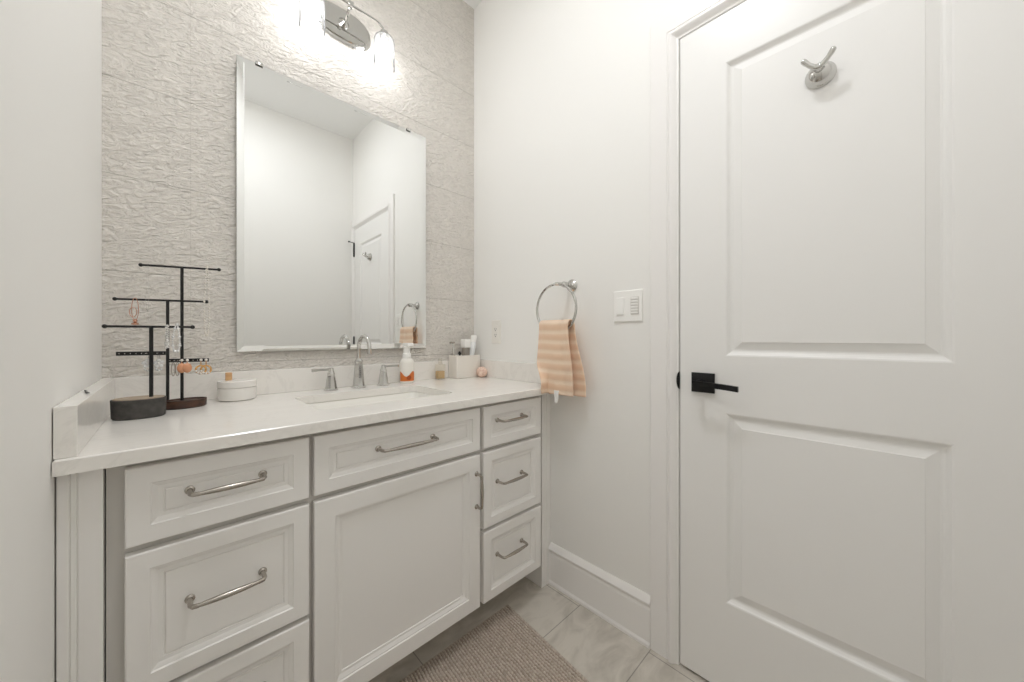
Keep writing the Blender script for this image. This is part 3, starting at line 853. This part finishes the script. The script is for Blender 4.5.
# earrings
def earring(name, F, s, z, label, builder, group=None, m=None):
    t = thing(name, label, 'earrings', F(s, z))
    t['group'] = 'earrings hanging on the jewelry stands'
    builder(t, F, s, z)
    return t
def flower(t, F, s, z):
    bm = B(); tube(bm, [F(s, z, -0.003), F(s, z, 0.0065)], 0.0009, 6); ring_tube(bm, [F(s + 0.002 * math.cos(a), z - 0.009 + 0.009 * math.sin(a), 0.0065) for a in [2 * PI * i / 16 for i in range(16)]], 0.0006, 6)
    obj('ear_wire', bm, M['silver'], t)
    bm = B()
    for k in range(5):
        a = 2 * PI * k / 5 + 0.4; ball(bm, F(s + 0.0075 * math.cos(a), z - 0.028 + 0.0085 * math.sin(a), 0.0075), 0.0048, 8, (1, 0.6, 1))
    ball(bm, F(s, z - 0.028, 0.0050), 0.0032, 8)
    for k in range(3): ball(bm, F(s - 0.005 + 0.005 * k, z - 0.044 - 0.003 * (k % 2), 0.0075), 0.0030, 8)
    obj('pendant', bm, M['crystal'], t)
earring('earring', FA, -0.0105, 1.0695, 'crystal flower earring left of the front post', flower)
earring('earring', FA, 0.0125, 1.0695, 'crystal flower earring right of the front post', flower)
def hoop(t, F, s, z):
    bm = B(); tube(bm, [F(s, z, 0.003), F(s, z, -0.004)], 0.0008, 6); obj('ear_wire', bm, M['silver'], t)
    bm = B(); loopwire(bm, F, s, -0.0045, z - 0.0255, 0.0042, 0.0205, 0.0013); obj('hoop', bm, M['nickel'], t)
earring('earring', FB, PB2 + 0.0145, 1.0415, 'thin silver oval hoop earring nearest the middle post', hoop)
earring('earring', FB, PB2 + 0.024, 1.0415, 'thin silver oval hoop earring beside the peach drop', hoop)
def peach(t, F, s, z):
    bm = B(); tube(bm, [F(s, z, 0.003), F(s, z, -0.004)], 0.0008, 6); ball(bm, F(s, z, -0.0055), 0.0042, 10); obj('stud', bm, M['pearl'], t)
    bm = B(); ball(bm, F(s, z - 0.0235, -0.006), 0.0125, 14, (0.9, 0.4, 1.2)); tube(bm, [F(s, z - 0.004, -0.006), F(s, z - 0.012, -0.006)], 0.0012, 6); obj('drop', bm, M['peach_bead'], t)
earring('earring', FB, 0.0015, 1.0425, 'peach teardrop earring with pearl stud in front of the tall post', peach)
earring('earring', FB, 0.0145, 1.0425, 'peach teardrop earring with pearl stud right of the tall post', peach)
def gold(t, F, s, z):
    bm = B(); tube(bm, [F(s, z, 0.003), F(s, z, -0.004)], 0.0008, 6); ball(bm, F(s, z, -0.0055), 0.0042, 10); obj('stud', bm, M['pearl'], t)
    bm = B(); loopwire(bm, F, s, -0.0065, z - 0.0300, 0.0125, 0.0125, 0.0027); tube(bm, [F(s, z - 0.004, -0.006), F(s, z - 0.018, -0.0065)], 0.0014, 6); obj('hoop', bm, M['gold'], t)
    bm = B()
    for k in range(4):
        a = R(200 + 36 * k); ball(bm, F(s + 0.0118 * math.cos(a), z - 0.0300 + 0.0118 * math.sin(a), -0.0085), 0.0034, 8)
    obj('beads', bm, M['pearl'], t)
earring('earring', FB, 0.0475, 1.0425, 'gold hoop earring with pearls, second from the bar tip', gold)
earring('earring', FB, 0.0600, 1.0425, 'gold hoop earring with pearls at the bar tip', gold)

# white oval jar with wooden knob
JC = (-1.083, -0.0835)
jar = thing('trinket_jar', 'low round white ceramic jar with a small wooden knob by the backsplash', 'jar', (JC[0], JC[1], Z))
bm = B(); lathe(bm, [(0.046, 0.0), (0.0515, 0.003), (0.0535, 0.012), (0.0540, 0.030), (0.0535, 0.0425), (0.050, 0.044)], (JC[0], JC[1], Z), seg=36); obj('body', bm, M['ceramic'], jar)
bm = B(); lathe(bm, [(0.050, 0.0442), (0.0545, 0.0445), (0.0548, 0.048), (0.0545, 0.064), (0.0515, 0.0665), (0.020, 0.068)], (JC[0], JC[1], Z), seg=36); lid = obj('lid', bm, M['ceramic'], jar)
bm = B(); kx, ky = JC[0] - 0.024, JC[1] - 0.004
box(bm, kx - 0.009, kx + 0.009, ky - 0.006, ky + 0.006, Z + 0.067, Z + 0.094, 0.002); k_ = obj('knob', bm, M['light_wood'], lid); k_['label'] = 'square light wood knob'

# foaming soap bottle
SC = (-0.4495, -0.0685)
sp2 = thing('soap_bottle', 'white foaming hand soap bottle with orange label right of the faucet', 'soap bottle', (SC[0], SC[1], Z))
bm = B(); lathe(bm, [(0.030, 0.0), (0.0335, 0.003), (0.0335, 0.066), (0.0345, 0.092), (0.033, 0.102), (0.026, 0.112), (0.0205, 0.116)], (SC[0], SC[1], Z), seg=28, sy=0.8); bo_ = obj('bottle', bm, M['soap_body'], sp2)
def wrap(bm, r, z0, z1, a0, a1, sy=0.8, n_=18, top=None):
    lo, hi, lo2, hi2 = [], [], [], []
    for i in range(n_ + 1):
        a = a0 + (a1 - a0) * i / n_; zt = z1 if top is None else top(i / n_)
        for lst, rr, z in ((lo, r, z0), (hi, r, zt), (lo2, r - 0.0006, z0), (hi2, r - 0.0006, zt)):
            lst.append(bm.verts.new((SC[0] + rr * math.cos(a), SC[1] + rr * sy * math.sin(a), Z + z)))
    for i in range(n_):
        for p, q in ((lo, hi), (hi, hi2), (hi2, lo2), (lo2, lo)): bm.faces.new((p[i], p[i + 1], q[i + 1], q[i]))
    for i in (0, n_): bm.faces.new((lo[i], hi[i], hi2[i], lo2[i]))
bm = B(); wrap(bm, 0.0345, 0.010, 0.05, R(185), R(355), top=lambda t: 0.043 + 0.012 * math.cos(t * 9)); la = obj('label_band', bm, M['orange'], bo_); la['label'] = 'orange printed label'
bm = B()
fx_, fy_ = SC[0] - 0.006, SC[1] - 0.0345 * 0.8 - 0.0001
lathe(bm, [(0.0105, 0.0), (0.0105, 0.0010)], (SC[0] - 0.003, SC[1] - 0.0284, Z + 0.026), 'y', 20)
o = obj('fruit_print', bm, M['orange_dark'], la); o['label'] = 'darker orange fruit slice print'
bm = B()
lathe(bm, [(0.019, 0.1165), (0.0195, 0.119), (0.0195, 0.136), (0.0155, 0.139), (0.0145, 0.160), (0.0165, 0.163), (0.0165, 0.168), (0.011, 0.170), (0.010, 0.176)], (SC[0], SC[1], Z), seg=22)
loft(bm, [[(SC[0] + q, SC[1] + y, Z + z) for q, z in ((-0.0145, 0.174), (0.0145, 0.174), (0.0145, 0.187), (-0.0145, 0.187))] for y in (0.014, -0.016, -0.034)])
obj('pump', bm, M['white_plastic'], sp2)

# small perfume bottle
PC = (-0.2605, -0.057)
pf = thing('perfume_bottle', 'small clear glass bottle of amber liquid standing before the backsplash', 'bottle', (PC[0], PC[1], Z))
bm = B(); box(bm, PC[0] - 0.0225, PC[0] + 0.0225, PC[1] - 0.016, PC[1] + 0.016, Z, Z + 0.076, 0.004)
lathe(bm, [(0.010, 0.0761), (0.010, 0.083), (0.008, 0.084)], (PC[0], PC[1], Z), seg=16)
obj('glass_body', bm, M['bottle_glass'], pf)
obj('liquid', box(B(), PC[0] - 0.0190, PC[0] + 0.0190, PC[1] - 0.013, PC[1] + 0.013, Z + 0.004, Z + 0.043, 0.003), M['amber'], pf)
bm = B(); lathe(bm, [(0.0095, 0.0845), (0.0095, 0.104), (0.008, 0.1055)], (PC[0], PC[1], Z), seg=16); c_ = obj('cap', bm, M['bottle_glass'], pf); c_['label'] = 'clear cap'

# caddy and what stands in it
CX0, CX1, CY0, CY1, CH = -0.1895, -0.0375, -0.105, -0.024, 0.118
cad = thing('toiletry_caddy', 'cream rectangular ceramic caddy holding toiletries in the right counter corner', 'caddy', ((CX0 + CX1) / 2, (CY0 + CY1) / 2, Z))
bm = B()
def cr(i, z, r=0.008): return [(x, y, z) for x, y in rrect(CX0 + i, CX1 - i, CY0 + i, CY1 - i, r, 4)]
loft(bm, [cr(0.003, Z), cr(0.0, Z + 0.003), cr(0.0, Z + CH - 0.001), cr(0.0015, Z + CH), cr(0.005, Z + CH), cr(0.006, Z + CH - 0.002), cr(0.006, Z + 0.008)])
obj('box', bm, M['caddy'], cad, ang=40)
cb = Z + 0.0085
# razor
rz = thing('razor', 'silver handled razor leaning at the left end of the cream caddy', 'razor', (CX0 + 0.02, -0.06, cb))
bm = B(); tube(bm, [(CX0 + 0.038, -0.055, cb + 0.004), (CX0 + 0.0165, -0.058, cb + 0.10), (CX0 + 0.005, -0.060, cb + 0.155), (CX0 + 0.001, -0.060, cb + 0.172)], [0.004, 0.0055, 0.0065, 0.004], 10); obj('handle', bm, M['silver'], rz)
bm = B(); box(bm, CX0 - 0.014, CX0 + 0.014, -0.066, -0.054, cb + 0.172, cb + 0.182, 0.002); obj('head', bm, M['nickel'], rz)
# black tipped brush
br = thing('makeup_brush', 'dark handled cosmetic brush with black tip in the caddy', 'brush', (CX0 + 0.06, -0.05, cb))
bm = B(); tube(bm, [(CX0 + 0.048, -0.070, cb + 0.004), (CX0 + 0.032, -0.082, cb + 0.112)], [0.003, 0.0045], 10); obj('handle', bm, M['nickel'], br)
bm = B(); tube(bm, [(CX0 + 0.032, -0.082, cb + 0.1125), (CX0 + 0.029, -0.086, cb + 0.122), (CX0 + 0.026, -0.089, cb + 0.131)], [0.0055, 0.0085, 0.003], 12); o = obj('bristles', bm, M['black'], br); o['label'] = 'black bristles'
# grey bottle with white cap
lo = thing('lotion_bottle', 'grey bottle with square white cap standing mid caddy', 'bottle', (CX0 + 0.128, -0.05, cb))
lx = -0.0975
bm = B(); box(bm, lx - 0.0165, lx + 0.0165, -0.070, -0.036, cb, cb + 0.148, 0.006); o = obj('bottle', bm, mat('warm_grey_plastic', (150, 143, 134), 0.4), lo)
bm = B(); box(bm, lx - 0.0195, lx + 0.0195, -0.0735, -0.0335, cb + 0.1485, cb + 0.195, 0.004); obj('cap', bm, M['white_plastic'], lo)
# white tube
tb = thing('toothpaste_tube', 'tall white toothpaste tube standing at the right end of the caddy', 'tube', (CX1 - 0.03, -0.05, cb))
tx = -0.0635
bm = B()
def ell(z, a, b, dx=0, n_=24): return [(tx + dx + a * math.cos(2 * PI * i / n_), -0.058 + b * math.sin(2 * PI * i / n_), z) for i in range(n_)]
loft(bm, [ell(cb + 0.001, 0.0165, 0.003, -0.001), ell(cb + 0.05, 0.017, 0.010), ell(cb + 0.112, 0.0172, 0.0145, 0.001), ell(cb + 0.172, 0.0175, 0.0165, 0.012), ell(cb + 0.180, 0.013, 0.012, 0.0135)]); obj('tube_body', bm, mat('white_laminate', (236, 238, 238), 0.3), tb)
bm = B(); loft(bm, [ell(cb + 0.1805, 0.0165, 0.0155, 0.0135), ell(cb + 0.204, 0.016, 0.015, 0.017), ell(cb + 0.216, 0.015, 0.014, 0.019)]); obj('cap', bm, M['white_plastic'], tb)
# dark sliver (comb) beside the tube
cm = B(); box(cm, -0.0500, -0.0462, -0.0385, -0.0315, cb, cb + 0.178, 0.001)
tag(obj('comb', cm, mat('smoke_plastic', (96, 94, 90), 0.4)), 'slim dark grey comb upright at the right edge of the caddy', 'comb')
# ball
bm = B(); ball(bm, (-0.0515, -0.1335, Z + 0.0288), 0.0285, 24); tag(obj('bath_ball', bm, M['ball']), 'small round blush coloured ball in front of the cream caddy', 'ball')
# hair pin on the splash
bm = B(); tube(bm, [(-1.3865, -0.37, 0.9932), (-1.382, -0.40, 0.994), (-1.378, -0.425, 0.9932), (-1.3735, -0.437, 0.9936)], [0.0013, 0.002, 0.0018, 0.001], 8)
tag(obj('hair_pin', bm, M['blackbar']), 'black hair pin lying on the left side splash', 'hair pin')

# ------------------------------------------------------------------ bath mat
bm = B()
X0, X1, Y0, Y1 = -1.035, -0.236, -1.03, -0.533
nx, ny = 266, 200
rnd = [[random.random() for _ in range(ny + 1)] for _ in range(nx + 1)]
rows_ = []; valley_shade = {}; uvl = bm.loops.layers.uv.new('uv')
for i in range(nx + 1):
    row = []
    for j in range(ny + 1):
        x = X0 + (X1 - X0) * i / nx; y = Y0 + (Y1 - Y0) * j / ny
        e = min((x - X0), (X1 - x), (y - Y0), (Y1 - y))
        k = min(1.0, e / 0.012)
        rib = 0.5 + 0.5 * math.sin(2 * PI * x / 0.0105 + 0.5 * math.sin(y * 60))
        tuft = 0.5 + 0.5 * math.sin(2 * PI * y / 0.0125 + (int(x / 0.0105) % 2) * PI + 2.0 * rnd[(i // 4) * 4][(j // 5) * 5])
        z = 0.003 + k * (0.004 + 0.0085 * rib * (0.4 + 0.6 * tuft) + 0.0012 * rnd[i][j])
        q_ = bm.verts.new((x - 0.1 * (y + 0.53) * -1 * 0.9, y, z)); valley_shade[q_] = rib * (0.4 + 0.6 * tuft)  # pile height drives the painted valley shade
        row.append(q_)
    rows_.append(row)
for i in range(nx):
    for j in range(ny): bm.faces.new((rows_[i][j], rows_[i + 1][j], rows_[i + 1][j + 1], rows_[i][j + 1]))
bd = [rows_[i][0] for i in range(nx + 1)] + [rows_[nx][j] for j in range(1, ny + 1)] + [rows_[i][ny] for i in range(nx - 1, -1, -1)] + [rows_[0][j] for j in range(ny - 1, 0, -1)]
lowv = [bm.verts.new((q.co.x, q.co.y, 0.0004)) for q in bd]
for k in range(len(bd)):
    j = (k + 1) % len(bd); bm.faces.new((bd[j], bd[k], lowv[k], lowv[j]))
bm.faces.new(lowv[::-1])
for f_ in bm.faces:
    for lp in f_.loops: lp[uvl].uv = (valley_shade.get(lp.vert, 0.6), 0)
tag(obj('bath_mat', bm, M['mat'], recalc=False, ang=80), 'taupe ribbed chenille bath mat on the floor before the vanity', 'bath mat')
